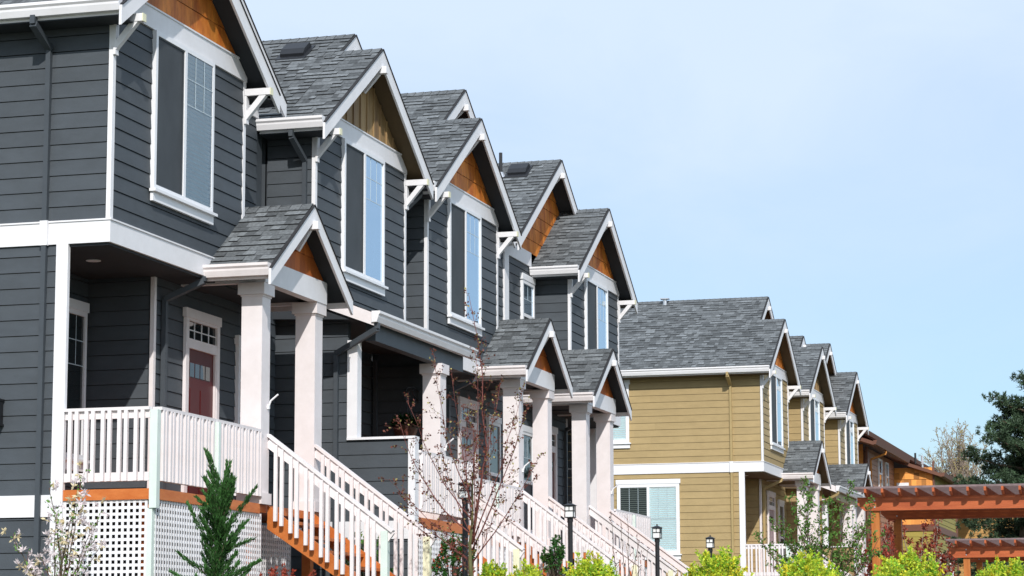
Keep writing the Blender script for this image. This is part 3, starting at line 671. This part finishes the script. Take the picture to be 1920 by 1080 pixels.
# ------------------------------------------------------------------ brown building
def brown():
    T=thing('apartment_building','brown and orange two storey building behind the red pergola','building',(90,13,GZ))
    I=Frame(0,0,False)
    w=MB(); w.box((88.42,12.33,GZ),(96,24,7.0)); w.box((96.03,10.83,GZ),(104,24,6.7)); w.box((104,12.3,GZ),(120,24,6.9)); w.box((112.02,9.0,GZ),(122,24,6.4)); w.build('wall_core','browntrim',T)
    w=MB(); laps(w,I,'y',12.3,-1,88.8,96,GZ,7.2,.20); w.build('wall','brownw',T,'brown lap siding wall')
    w=MB(); laps(w,I,'x',88.4,-1,12.4,24,GZ,7.3,.20); w.build('wall','orangew',T,'orange lap siding end wall')
    w=MB(); laps(w,I,'x',96,-1,10.8,12.3,4.75,6.95,.25,.03,.1,jit=.5); w.build('wall','orangew',T,'orange cedar shingle wall')
    w=MB(); laps(w,I,'y',10.8,-1,96.05,104,GZ,6.75,.20); w.build('wall','olive2',T,'moss green lap siding wall')
    w=MB(); laps(w,I,'x',96,-1,10.8,12.3,GZ,4.5,.20); w.build('wall','olive2',T)
    w=MB(); laps(w,I,'x',112,-1,9.0,12.3,GZ,6.4,.22); w.build('wall','tanw',T,'tan lap siding wall')
    for a,b in (((95.95,10.75,4.5),(95.99,12.3,4.75)),((96.0,10.74,4.5),(104,10.77,4.75)),((88.34,12.23,GZ),(88.8,12.31,7.2)),((95.93,10.73,GZ),(96.06,10.79,7.2)),((103.9,10.72,GZ),(104.05,10.79,7.2)),((111.93,8.95,4.0),(111.99,12.3,4.2))):
        t=MB(); t.box(a,b); t.build('trim_board','browntrim',T)
    rf=MB()
    def eave(x0,x1,yo,z,yr):
        rf.prism([(x0,yo,z),(x0,yr,z+(yr-yo)*.35),(x0,yr,z+(yr-yo)*.35-.16),(x0,yo,z-.13)],(x1-x0,0,0)); 
    eave(86.4,95.9,11.75,7.22,18); eave(95.7,121,10.42,6.68,18.5); eave(86.0,120,12.15,7.64,17)
    r=rf.build('roof','browntrim',T)
    gt=MB()
    for x0,x1,y,z in ((86.4,95.8,11.75,7.26),(95.7,121,10.42,6.72),(86.0,120,12.15,7.68)): gt.prism([(x0,y,z),(x0,y-.13,z),(x0,y-.09,z-.15),(x0,y,z-.15)],(x1-x0,0,0))
    gt.build('gutter','browntrim',r)
    window(I,'y',12.3,-1,91.4,92.3,5.9,7.0,T,'hung',False,'dglass','glass',cols=0,rows=1)
    window(I,'y',12.3,-1,93.4,94.1,5.9,7.0,T,'hung',False,'dglass','glass',cols=0,rows=1)
    window(I,'x',96,-1,11.75,12.15,5.55,6.25,T,'hung',False,'dglass','dglass',cols=0,rows=1,head=True)
    for xx in (97.6,101.2): window(I,'y',10.8,-1,xx,xx+.9,1.9,3.7,T,'hung',False,'glass','glass',cols=0,rows=1)
    window(I,'x',96,-1,11.2,12.0,2.2,3.4,T,'slider',False,'dglass','dglass',cols=0,rows=1)
    b=MB(); b.tube([(97.3,11.6,7.2),(97.3,11.6,7.62)],.04,8); b.build('vent_pipe','plastic',r)
    b=MB(); b.tube([(87.6,12.5,7.7),(87.6,12.5,8.0)],.06,8); b.build('vent_pipe','plastic',r)
    b=MB(); b.tube([(103,12.0,7.2),(103,12.0,7.95)],.05,8,1.); b.tube([(103,12.2,7.2),(103,12.2,7.85)],.045,8); b.box((102.93,11.93,7.6),(103.07,12.27,7.72)); b.build('flue','steel',r)
    downspout(I,[(89.3,11.70,7.1),(89.3,11.70,7.0),(89.3,12.25,6.8),(89.3,12.25,GZ)],T,'orangew')
brown()
# ------------------------------------------------------------------ lamps
def lamp(x,y,ztop,label):
    T=thing('lamp_post',label,'street lamp',(x,y,gz(x,y)),'black lamp posts along the walk')
    p=MB(); p.tube([(x,y,gz(x,y)-.05),(x,y,ztop-.245)],.036,14); p.tube([(x,y,ztop-.30),(x,y,ztop-.245)],.043,14); p.build('post','black',T,smooth=False)
    s=.062; z0=ztop-.24; z1=ztop-.075
    b=MB(); b.box((x-s-.008,y-s-.008,z0),(x+s+.008,y+s+.008,z0+.012)); b.box((x-s-.008,y-s-.008,z1),(x+s+.008,y+s+.008,z1+.01))
    for a in (-1,1):
        for c in (-1,1): b.box((x+a*s-.005,y+c*s-.005,z0),(x+a*s+.005,y+c*s+.005,z1))
    zm=z0+.095
    for a in (-1,1):
        b.box((x-s,y+a*s-.0045,zm),(x+s,y+a*s+.0045,zm+.009)); b.box((x+a*s-.0045,y-s,zm),(x+a*s+.0045,y+s,zm+.009))
        b.box((x-.0045,y+a*s-.0045,zm),(x+.0045,y+a*s+.0045,z1)); b.box((x+a*s-.0045,y-.0045,zm),(x+a*s+.0045,y+.0045,z1))
    b.build('lantern_cage','black',T)
    c=MB(); e=.088
    q=[(x-e,y-e,z1+.012),(x+e,y-e,z1+.012),(x+e,y+e,z1+.012),(x-e,y+e,z1+.012)]; t=[(x-.018,y-.018,z1+.045),(x+.018,y-.018,z1+.045),(x+.018,y+.018,z1+.045),(x-.018,y+.018,z1+.045)]
    for i in range(4): j=(i+1)%4; c.face([q[i],q[j],t[j],t[i]])
    c.face(q[::-1]); c.face(t); c.tube([(x,y,z1+.045),(x,y,z1+.055),(x,y,z1+.068),(x,y,z1+.075)],[.006,.014,.012,.003],8); c.build('cap','black',T)
    g=MB(); g.box((x-s+.008,y-s+.008,z0+.013),(x+s-.008,y+s-.008,z1-.001)); g.build('lantern_glass','frost',T)
for x,zt,l in ((29.06,2.09,'nearest black lamp post, partly hidden by the red budding tree'),(34.14,2.11,'black lamp post rising in front of the grey house stair rails'),(39.75,2.05,'black lamp post in front of the white blinds window of the olive house'),(44.1,2.06,'farthest black lamp post, rising from the round yellow green bush')):
    lamp(x,9.0,zt,l)
# ------------------------------------------------------------------ pergolas
def pergola(x0,x1,yl,yr,zb,h,label,n,ins=.25):
    T=thing('pergola',label,'pergola',((x0+x1)/2,(yl+yr)/2,gz(x0,yl)),'red stained pergolas over the walk')
    for x in (x0,x1):
        for y in (yl-ins,yr+ins):
            p=MB(); p.box((x-.07,y-.07,gz(x,y)-.1),(x+.07,y+.07,zb+h-.02)); p.build('post','perg2',T)
        for s in (-1,1):
            b=MB(); xx=x+s*.095; b.prism([(xx-.02,yl+.12,zb+h),(xx-.02,yl+.12,zb+h*.45),(xx-.02,yl,zb),(xx-.02,yr-.0,zb),(xx-.02,yr-.12,zb+h*.45),(xx-.02,yr-.12,zb+h)],(.04,0,0)); b.build('cross_beam','perg',T)
        bo=MB()
        for y in (yl-ins,yr+ins):
            for z in (zb+.06,zb+h-.06): bo.tube([(x-.125,y,z),(x-.113,y,z)],.013,8)
        bo.build('bolt','steel',T)
    for i in range(n):
        y=yl-.06-i*(yl-yr-.12)/(n-1)
        b=MB(); b.prism([(x0-.42,y-.02,zb+h+.13),(x0-.42,y-.02,zb+h+.06),(x0-.30,y-.02,zb+h),(x1+.30,y-.02,zb+h),(x1+.42,y-.02,zb+h+.06),(x1+.42,y-.02,zb+h+.13)],(0,.04,0)); b.build('rafter','perg',T)
    x=x0-.40
    k=0
    while x<x1+.42 and k<95:
        b=MB(); b.box((x-.018,yr-.15,zb+h+.1305),(x+.018,yl+.15,zb+h+.165)); b.build('slat','slat',T); x+=.085; k+=1
pergola(43.1,46.1,6.03,2.4,2.38,.235,'large red stained pergola in front of the olive and brown buildings',13,.18)
pergola(55.1,58.0,5.75,1.8,1.98,.235,'smaller farther red pergola at the right edge below the pine',13)
# ------------------------------------------------------------------ plants
def leaf(mb,c,d,s,w=.5,tone=1.,rn=None):
    """rhombus leaf at c pointing d"""
    d=d.normalized(); a=d.orthogonal().normalized(); a=(Matrix.Rotation(rn.uniform(0,6.28),3,d)@a)
    c=Vector(c); mb.face([c,c+d*s*.5+a*s*w*.5,c+d*s,c+d*s*.5-a*s*w*.5],tone)
def rv(r): 
    while True:
        v=Vector((r.uniform(-1,1),r.uniform(-1,1),r.uniform(-1,1)))
        if .01<v.length<1: return v.normalized()
def branchy(base,limbs,T,seed,bark,twigm,leafm,trunk_r,leaf_s=.03,leafn=3,twign=7,twigl=.35,leafw=.6,trunk_name='trunk',tones=(.6,1.3),sub=2,clump=1,twr=.003,limbm=None,leaf2=None):
    """limbs: list of (start point, end point, r0) ; grows curved limbs, twigs, and leaves"""
    r=random.Random(seed); tb=MB(); tw=MB(); lf=MB(); lf2=MB()
    t0=tb; tb2=MB() if limbm else tb
    for li,(p,q,r0) in enumerate(limbs):
        tb=t0 if li==0 else tb2
        p=Vector(p); q=Vector(q); L_=(q-p).length; n=7; pts=[]; bow=rv(r)*L_*.06; 
        for i in range(n+1):
            t=i/n; pt=p.lerp(q,t)+bow*math.sin(t*math.pi)+Vector((0,0,-.05*L_*math.sin(t*math.pi)))+rv(r)*L_*.008; pts.append(pt)
        tb.tube(pts,[max(.0025,r0*(1-.85*i/n)) for i in range(n+1)],6 if r0<.02 else 9)
        dr=(q-p).normalized()
        m=int(twign*max(.4,L_))
        for k in range(m):
            t=.25+.75*(k+r.random())/m; i=min(n-1,int(t*n)); st=pts[i].lerp(pts[i+1],t*n-i)
            d=(dr*.75+rv(r)*.75+Vector((0,0,.28))).normalized(); l=twigl*r.uniform(.4,1.)*(1.15-t*.6)
            tp=[st]; 
            for j in range(4): d=(d+rv(r)*.16+Vector((0,0,.04))).normalized(); tp.append(tp[-1]+d*l/4)
            tw.tube(tp,[twr,twr*.8,twr*.65,twr*.5,twr*.35],3)
            segs=[tp]
            for s_ in range(sub):
                j=r.choice((1,2,3)); d2=(d+rv(r)*.8).normalized(); l2=l*.5; sp=[tp[j]]
                for _ in range(2): d2=(d2+rv(r)*.15).normalized(); sp.append(sp[-1]+d2*l2/2)
                tw.tube(sp,[twr*.6,twr*.45,twr*.3],3); segs.append(sp)
            for sg in segs:
                for c in range(leafn):
                    j=r.randrange(1,len(sg)); pt=sg[j]+rv(r)*.01
                    for _ in range(clump): leaf(lf2 if leaf2 and r.random()<.22 else lf,pt+rv(r)*.01*(clump>1),rv(r)+d*.5,leaf_s*r.uniform(.6,1.25),leafw,r.uniform(*tones),r)
    tr=t0.build(trunk_name,bark,T,smooth=True)
    if limbm: tb2.build('branch',limbm,T,smooth=True)
    tw.build('twig',twigm,T); lf.build('foliage',leafm,T)
    if leaf2: lf2.build('foliage',leaf2,T)
    return T
# red budding street tree with the nearest lamp behind it
def red_tree():
    x,y=28.55,8.72; T=thing('young_tree','sparse young tree with dark red buds between the stairs and the lamp post','tree',(x,y,gz(x,y)))
    f=(x,y,1.38); limbs=[((x,y,gz(x,y)-.05),(x+.0,y+.02,2.1),.040)]
    # (end y, end z, x jitter, start z)
    for ye,ze,dx,zs,r0 in ((9.80,2.85,.3,1.5,.017),(9.45,3.0,-.4,1.7,.014),(9.90,2.1,.2,1.35,.013),(8.82,4.3,.1,1.4,.024),(9.15,3.5,-.3,1.9,.013),(8.5,3.25,.4,1.6,.017),(8.0,2.85,-.2,1.35,.017),(8.2,3.15,.3,1.5,.015),(8.05,2.3,.4,1.15,.014),(9.6,1.9,-.35,1.2,.012),(8.6,2.6,-.5,1.3,.013),(9.0,2.9,.6,1.6,.013),(8.7,3.6,0,2.2,.012),(9.3,2.4,.5,1.45,.012),(8.35,1.75,-.3,1.0,.01),(8.9,3.3,-.4,1.8,.013),(9.55,1.55,.4,1.15,.009)):
        limbs.append(((x,y+.02,max(zs-.15,1.05)),(x+dx,ye,ze),r0*.62))
    branchy((x,y,0),limbs,T,3,'barkg','twig','lf_maroon',.04,.031,5,9,.36,.8,tones=(.5,2.2),sub=2,twr=.0026,limbm='twig',leaf2='lf_bud')
red_tree()
def star_magnolia():
    x,y=24.3,12.1; T=thing('star_magnolia','small white flowering magnolia against the lattice at lower left','shrub',(x,y,GZ)); limbs=[]
    for ye,ze,dx in ((12.62,1.22,-.1),(12.45,1.05,.2),(12.25,1.55,.1),(12.15,1.75,-.2),(11.9,1.9,.1),(11.85,1.7,-.1),(11.75,1.45,.2),(11.62,1.35,-.2),(12.3,1.35,.3),(12.0,1.5,-.3),(12.55,.95,.1),(11.7,1.1,.1),(12.0,1.75,.2)): limbs.append(((x,y,GZ-.05),(x+dx,ye,ze),.013))
    branchy(0,limbs,T,5,'bark','twig','lf_green',.02,.035,2,11,.2,.6,tones=(.8,1.6),sub=1,twr=.0026)
    r=random.Random(9); pm=MB(); pc=MB()
    for k in range(150):
        a=r.choice(limbs); t=r.uniform(.45,1.08); c=Vector(a[0]).lerp(Vector(a[1]),t)+rv(r)*.09; n=rv(r); tgt=pm if r.random()<.72 else pc
        for i in range(r.randint(7,12)):
            d=(rv(r)+n*.5).normalized(); leaf(tgt,c,d,r.uniform(.045,.075),.34,r.uniform(.8,1.1),r)
    pm.build('blossom','petal',T); pc.build('blossom','petal2',T,'cream coloured blossoms')
star_magnolia()
def cypress():
    x,y=25.3,10.72; T=thing('young_cypress','small upright evergreen in front of the deck lattice','conifer',(x,y,GZ))
    r=random.Random(21); tb=MB(); tb.tube([(x,y,GZ-.05),(x+.01,y,1.2),(x-.01,y-.10,1.8)],[.03,.018,.006],7)
    lf=MB(); br=[]
    br.append(((x,y-.05,1.3),(x,y-.12,2.06),.055)); br.append(((x,y-.05,1.2),(x+.03,y-.20,1.86),.06)); br.append(((x,y-.03,1.2),(x-.04,y+.02,1.8),.06))
    for k in range(62):
        z=GZ+.02+(k/62)**.9*1.25; a=r.uniform(0,6.28); sp=.44*(1-(z-GZ)/1.9)+.04; L_=r.uniform(.3,.75)
        p=(x,y-.05*(z-GZ),z); q=(x+math.cos(a)*sp*r.uniform(.4,1.15),y-.05*(z-GZ)+math.sin(a)*sp*r.uniform(.4,1.2),z+L_*r.uniform(.45,.8)); br.append((p,q,.05))
    br.append(((x,y-.1,1.3),(x,y-.47,1.78),.06)); br.append(((x,y,1.0),(x+.05,y+.36,1.62),.06))
    for p,q,w in br:
        p=Vector(p); q=Vector(q); tb.tube([p,q],[.006,.002],4); n=int(620*(q-p).length)
        ax=(q-p).normalized()
        for i in range(n):
            t=r.random(); c=p.lerp(q,t); rr=w*(1.15-t)*r.random()**.6; o=rv(r)*rr; d=(ax*1.1+rv(r)*.6+Vector((0,0,.35)))
            leaf(lf,c+o,d,r.uniform(.03,.07),.24,r.uniform(.45,1.35)*(1,1.35)[t>.75],r)
    tb.build('trunk','bark',T); lf.build('foliage','lf_cyp',T)
cypress()
def bush(x,y,z,rx,ry,rz,T,seed,mat_,n=2600,s=.045,tones=(.55,1.35),alt=None,top=.0,rag=.22,w=.6):
    """clumped shrub: shoots on an uneven ellipsoid shell plus interior leaves"""
    r=random.Random(seed); lf=MB(); st=MB(); g0=gz(x,y)
    shoots=[]
    for k in range(int(n/34)):
        d=rv(r)*(1 if k%3 else r.uniform(.35,.85)); 
        if d.z<-.3: d.z=-d.z
        m=1+r.uniform(-rag,rag); e=Vector((x+d.x*rx*m,y+d.y*ry*m,z+d.z*rz*m)); shoots.append((e,d)); 
    for e,d in shoots:
        c0=Vector((x,y,z-rz*.6)); up=(d*.6+Vector((0,0,.8))+rv(r)*.35).normalized(); L_=r.uniform(.06,.17)
        st.tube([c0.lerp(e,.35),e],[.005,.0025],3); st.tube([e,e+up*L_],[.0025,.001],3)
        yel=r.random()
        for i in range(34):
            t=r.random(); p=e+up*L_*t+rv(r)*.012; dd=(rv(r)+up*.9*(t)).normalized(); tn=r.uniform(*tones)
            col=(tn,tn,tn)
            if alt and r.random()<alt*(1.6 if yel<.4 else .5): col=(tn*.45,tn*.75,tn*.8)
            elif yel>.80: col=(tn*1.2,tn*.93,tn*.8)
            leaf(lf,p,dd,s*r.uniform(.6,1.15),w,col,r)
    if g0<z-rz: st.tube([(x,y,g0-.03),(x,y,z-rz*.5)],[.02,.012],6)
    st.build('stem','bark',T); lf.build('foliage',mat_,T)
def ybush(x,y,z,rx,ry,rz,seed,label,n=11000):
    T=thing('yellow_shrub',label,'shrub',(x,y,gz(x,y)),'round yellow green shrubs'); bush(x,y,z,rx,ry,rz,T,seed,'lf_yellow',n,.044,(.62,1.2),alt=.30)
ybush(30.0,8.92,.52,.3,.20,.40,31,'low yellow green shrub, leftmost, beneath the budding tree',7000)
ybush(30.3,8.58,.54,.3,.20,.40,32,'low yellow green shrub between budding tree and second lamp',7000)
ybush(30.2,7.70,.54,.35,.28,.50,33,'yellow green shrub beside the second lamp post')
ybush(30.4,6.12,.57,.35,.33,.50,34,'round yellow green shrub hiding the foot of the farthest lamp')
ybush(30.2,4.95,.54,.35,.36,.44,35,'yellow green shrub in front of the green leafy tree',14000)
ybush(30.0,3.67,.54,.35,.38,.45,36,'yellow green shrub at the foot of the large pergola post',14000)
ybush(30.0,2.52,.46,.35,.34,.42,37,'rightmost yellow green shrub, beneath the small pergola')
def green_tree():
    x,y=42,6.9; g0=gz(x,y); T=thing('leafy_young_tree','young green leafy tree in front of the olive house porch columns','tree',(x,y,g0)); limbs=[]
    for ye,ze,dx,zs in ((6.85,2.85,.1,.6),(7.1,2.5,-.4,.6),(7.5,2.15,.2,.7),(7.75,1.95,0,.9),(6.7,2.5,.5,.6),(6.4,2.45,-.3,.6),(6.2,2.75,.2,.6),(5.9,2.1,.3,.8),(5.6,1.9,-.2,.8),(6.0,1.55,.1,.6),(7.4,1.6,.3,.7),(6.6,2.0,-.5,.6),(6.3,1.6,.6,.5),(7.2,2.0,-.3,.6),(5.75,2.45,.1,.7),(6.9,1.7,.4,.6),(5.7,1.6,-.3,.7),(7.0,2.75,.2,.9)): limbs.append(((x,y-.2,g0-.05 if ze>2.8 else g0+zs*.4),(x+dx,ye,ze),.018))
    branchy(0,limbs,T,12,'bark','twig','lf_green',.03,.050,5,13,.38,.6,tones=(.45,1.35),sub=3,twr=.004)
green_tree()
def maroon_shrub():
    x,y=43.5,6.0; g0=gz(x,y); T=thing('red_leaf_shrub','red leaved shrub growing through the lower right of the green tree','shrub',(x,y,g0)); limbs=[]
    r=random.Random(4)
    for k in range(12): limbs.append(((x,y,g0),(x+r.uniform(-.4,.4),y+r.uniform(-.45,.45),r.uniform(1.4,2.2)),.01))
    branchy(0,limbs,T,14,'bark','twig','lf_red',.03,.055,3,9,.28,.5,tones=(.7,2.),sub=2,twr=.0035)
maroon_shrub()
def red_maple():
    x,y=60,7.15; g0=gz(x,y); T=thing('japanese_maple','red leaved maple with pale stems behind the large pergola','tree',(x,y,g0)); limbs=[]
    r=random.Random(14)
    for k in range(26): limbs.append(((x+r.uniform(-.1,.1),y+r.uniform(-.1,.1),g0-.05),(x+r.uniform(-.6,.6),y+r.uniform(-.95,.95),r.uniform(2.0,3.1)),.028))
    branchy(0,limbs,T,15,'pale_twig','pale_twig','lf_red',.03,.075,8,7,.45,.55,tones=(.5,1.7),sub=2,twr=.006)
    T=thing('red_columnar_shrub','narrow red leaved shrub seen between the two pergola posts','shrub',(62,8.25,gz(62,8.2))); limbs=[]
    for k in range(12): limbs.append(((62,8.25,g0),(62+r.uniform(-.3,.3),8.25+r.uniform(-.35,.35),r.uniform(1.8,3.3)),.02))
    branchy(0,limbs,T,16,'pale_twig','twig','lf_red',.03,.09,8,9,.35,.5,tones=(.6,1.9),sub=2,twr=.006)
red_maple()
def twiggy():
    x,y=39,9.3; T=thing('budding_magnolia','bare twiggy magnolia with purple buds in front of the far stair rails','shrub',(x,y,GZ)); limbs=[]
    for ye,ze,dx in ((9.58,2.22,0),(9.45,2.05,.1),(9.3,2.15,-.1),(9.2,1.85,.1),(9.1,1.75,-.1),(9.4,1.7,.2),(9.0,1.6,0),(9.25,1.5,.2)): limbs.append(((x,y,GZ-.05),(x+dx,ye,ze),.011))
    branchy(0,limbs,T,18,'bark','twig','lf_maroon',.02,.05,1,5,.24,.35,tones=(.5,1.4),sub=0,twr=.005)
twiggy()
T=thing('evergreen_shrub','small dark evergreen shrub left of the second lamp post','shrub',(36.5,9.85,GZ)); bush(36.5,9.85,1.15,.2,.16,.42,T,41,'lf_dark',1800,.05,(.5,1.6))
T=thing('photinia_shrub','red tipped green shrub in front of the lattice by the second stair','shrub',(31.2,9.85,GZ)); bush(31.2,9.85,.95,.25,.22,.42,T,42,'lf_dark',2000,.05,(.7,1.8)); 
r_=random.Random(5); lf=MB()
for k in range(260):
    d=rv(r_); d.z=abs(d.z); leaf(lf,Vector((31.2+d.x*.25,9.85+d.y*.25,.98+d.z*.44)),rv(r_),.05,.5,r_.uniform(.8,2.2),r_)
lf.build('red_shoots','lf_red',T)
T=thing('green_shrub','green shrub seen through the balusters beneath the first stair','shrub',(31.75,11.3,GZ)); bush(31.75,11.3,.95,.25,.32,.5,T,43,'lf_green',1900,.05,(.5,1.5),alt=.3)
T=thing('low_red_shrub','low red brown shrub at the foot of the first lattice','shrub',(28.1,11.0,GZ)); bush(28.1,11.0,.68,.3,.35,.22,T,44,'lf_red',1200,.045,(.5,1.8))
# big pine at the right edge
def pine():
    x,y=76,5.9; g0=gz(x,y); T=thing('pine_tree','tall dark green pine at the right edge of the view','tree',(x,y,g0)); r=random.Random(77)
    tb=MB(); tb.tube([(x,y,g0-.2),(x,y-.1,4),(x,y-.5,7.0),(x,y-.6,8.7)],[.24,.18,.10,.03],10); lf=MB(); bl=[]
    for k in range(92):
        t=(k+.5)/92; z=1.0+t*7.0; a=r.uniform(0,6.28)
        L_=(2.3-1.0*max(0,t-.35)*1.6)*r.uniform(.45,1.0); 
        if t>.8: L_*=.75
        st=Vector((x,y-.07*z,z)); d=Vector((math.cos(a),math.sin(a),r.uniform(.0,.35))); e=st+d*L_; bl.append((st,e))
    for ye,ze in ((7.75,5.85),(7.5,4.6),(6.9,7.6),(7.2,6.4),(7.9,4.9),(8.2,3.1),(8.4,2.7),(7.6,2.2)): bl.append((Vector((x,y-.3,ze-.5)),Vector((x-.3,ye-.25,ze))))
    for st,e in bl:
        m=st.lerp(e,.5)+Vector((0,0,-.08)); tb.tube([st,m,e],[.05,.03,.012],5); L_=(e-st).length
        for i in range(int(15*L_)+4):
            t=r.uniform(.25,1.02); c=st.lerp(e,t)+Vector((r.uniform(-.3,.3),r.uniform(-.3,.3),r.uniform(-.12,.26)))*(1.1-.4*t); dk=r.uniform(.55,1.5)
            for b in range(4):
                c2=c+rv(r)*.13
                ax=(rv(r)+Vector((0,0,.6))).normalized(); 
                for j in range(15): leaf(lf,c2,(rv(r)+ax*.8),r.uniform(.09,.17),.20,dk*r.uniform(.6,1.4),r)
    tb.build('trunk','bark',T); lf.build('crown','lf_pine',T)
pine()
def bare_tree(x,y,zt,label,seed):
    g0=gz(x,y); T=thing('budding_tree',label,'tree',(x,y,g0)); r=random.Random(seed); limbs=[((x,y,g0-.2),(x,y+.1,zt-3.2),.16)]
    for k in range(48):
        a=r.uniform(0,6.28); z0=r.uniform(zt-6,zt-3.0); R_=r.uniform(.5,1.7); limbs.append(((x,y+.05,z0),(x+math.cos(a)*R_,y+math.sin(a)*R_,min(zt,z0+r.uniform(1.6,3.4)) if R_<1.2 else z0+r.uniform(1.,2.2)),.05))
    branchy(0,limbs,T,seed,'pale_twig','pale_twig','lf_bud',.1,.08,2,8,.85,.6,tones=(.8,2.2),sub=2,twr=.016)
bare_tree(116,11.9,10.75,'bare tree with pale buds behind the brown roof, left of the pine',51)
# dense low evergreen under the pine
T=thing('evergreen_bush','dark evergreen mass behind the large pergola, below the pine','tree',(84,6.6,GZ)); bush(84,6.9,2.5,1.5,1.7,1.8,T,61,'lf_pine',5200,.15,(.5,1.5),w=.3)
T=thing('evergreen_bush','dark evergreen filling the opening of the small pergola','tree',(70,4.2,GZ)); bush(70,4.0,1.3,1.2,1.6,1.5,T,62,'lf_pine',5200,.13,(.4,1.3),w=.3)
# ------------------------------------------------------------------ hanging basket
def basket():
    x,y=35.6,11.98; T=thing('hanging_basket','hanging flower basket with shade-darkened bowl in the shed porch of the tan gabled house','basket',(x,y,3.2))
    r=random.Random(8); b=MB(); b.tube([(x,y,3.12),(x,y,3.18),(x,y,3.34),(x,y,3.40)],[.08,.14,.19,.20],14); b.build('bowl','bowl_shade',T)  # bowl colour darkened to paint in the shade under the porch roof
    w=MB()
    for a in (0,2.1,4.2): w.tube([(x+.18*math.cos(a),y+.18*math.sin(a),3.4),(x,y,3.92)],.004,4)
    w.build('chain','black',T)
    lf=MB()
    for k in range(500): d=rv(r); d.z=abs(d.z)*.8; leaf(lf,Vector((x,y,3.38))+d*.2*r.random()**.4,d+rv(r)*.4,.09,.3,r.uniform(.2,.8),r)
    lf.build('foliage','lf_dark',T)
    T=thing('wall_hook','black wrought iron hook holding the hanging basket','hook',(36.2,y,3.95)); w=MB()
    w.tube([(36.23,y,3.80),(36.23,y,4.02)],.01,6); w.tube([(36.23,y,4.0),(35.95,y,4.03),(35.7,y,4.0),(35.58,y,3.93),(35.62,y,3.9)],.009,6)
    w.tube([(36.22,y,3.86),(36.0,y,3.90),(35.92,y,3.96),(36.0,y,4.0)],.008,6); w.build('hook_arm','black',T)
basket()
# ------------------------------------------------------------------ render
S.render.engine='CYCLES'; S.cycles.use_denoising=True
S.cycles.max_bounces=6; S.cycles.transparent_max_bounces=8
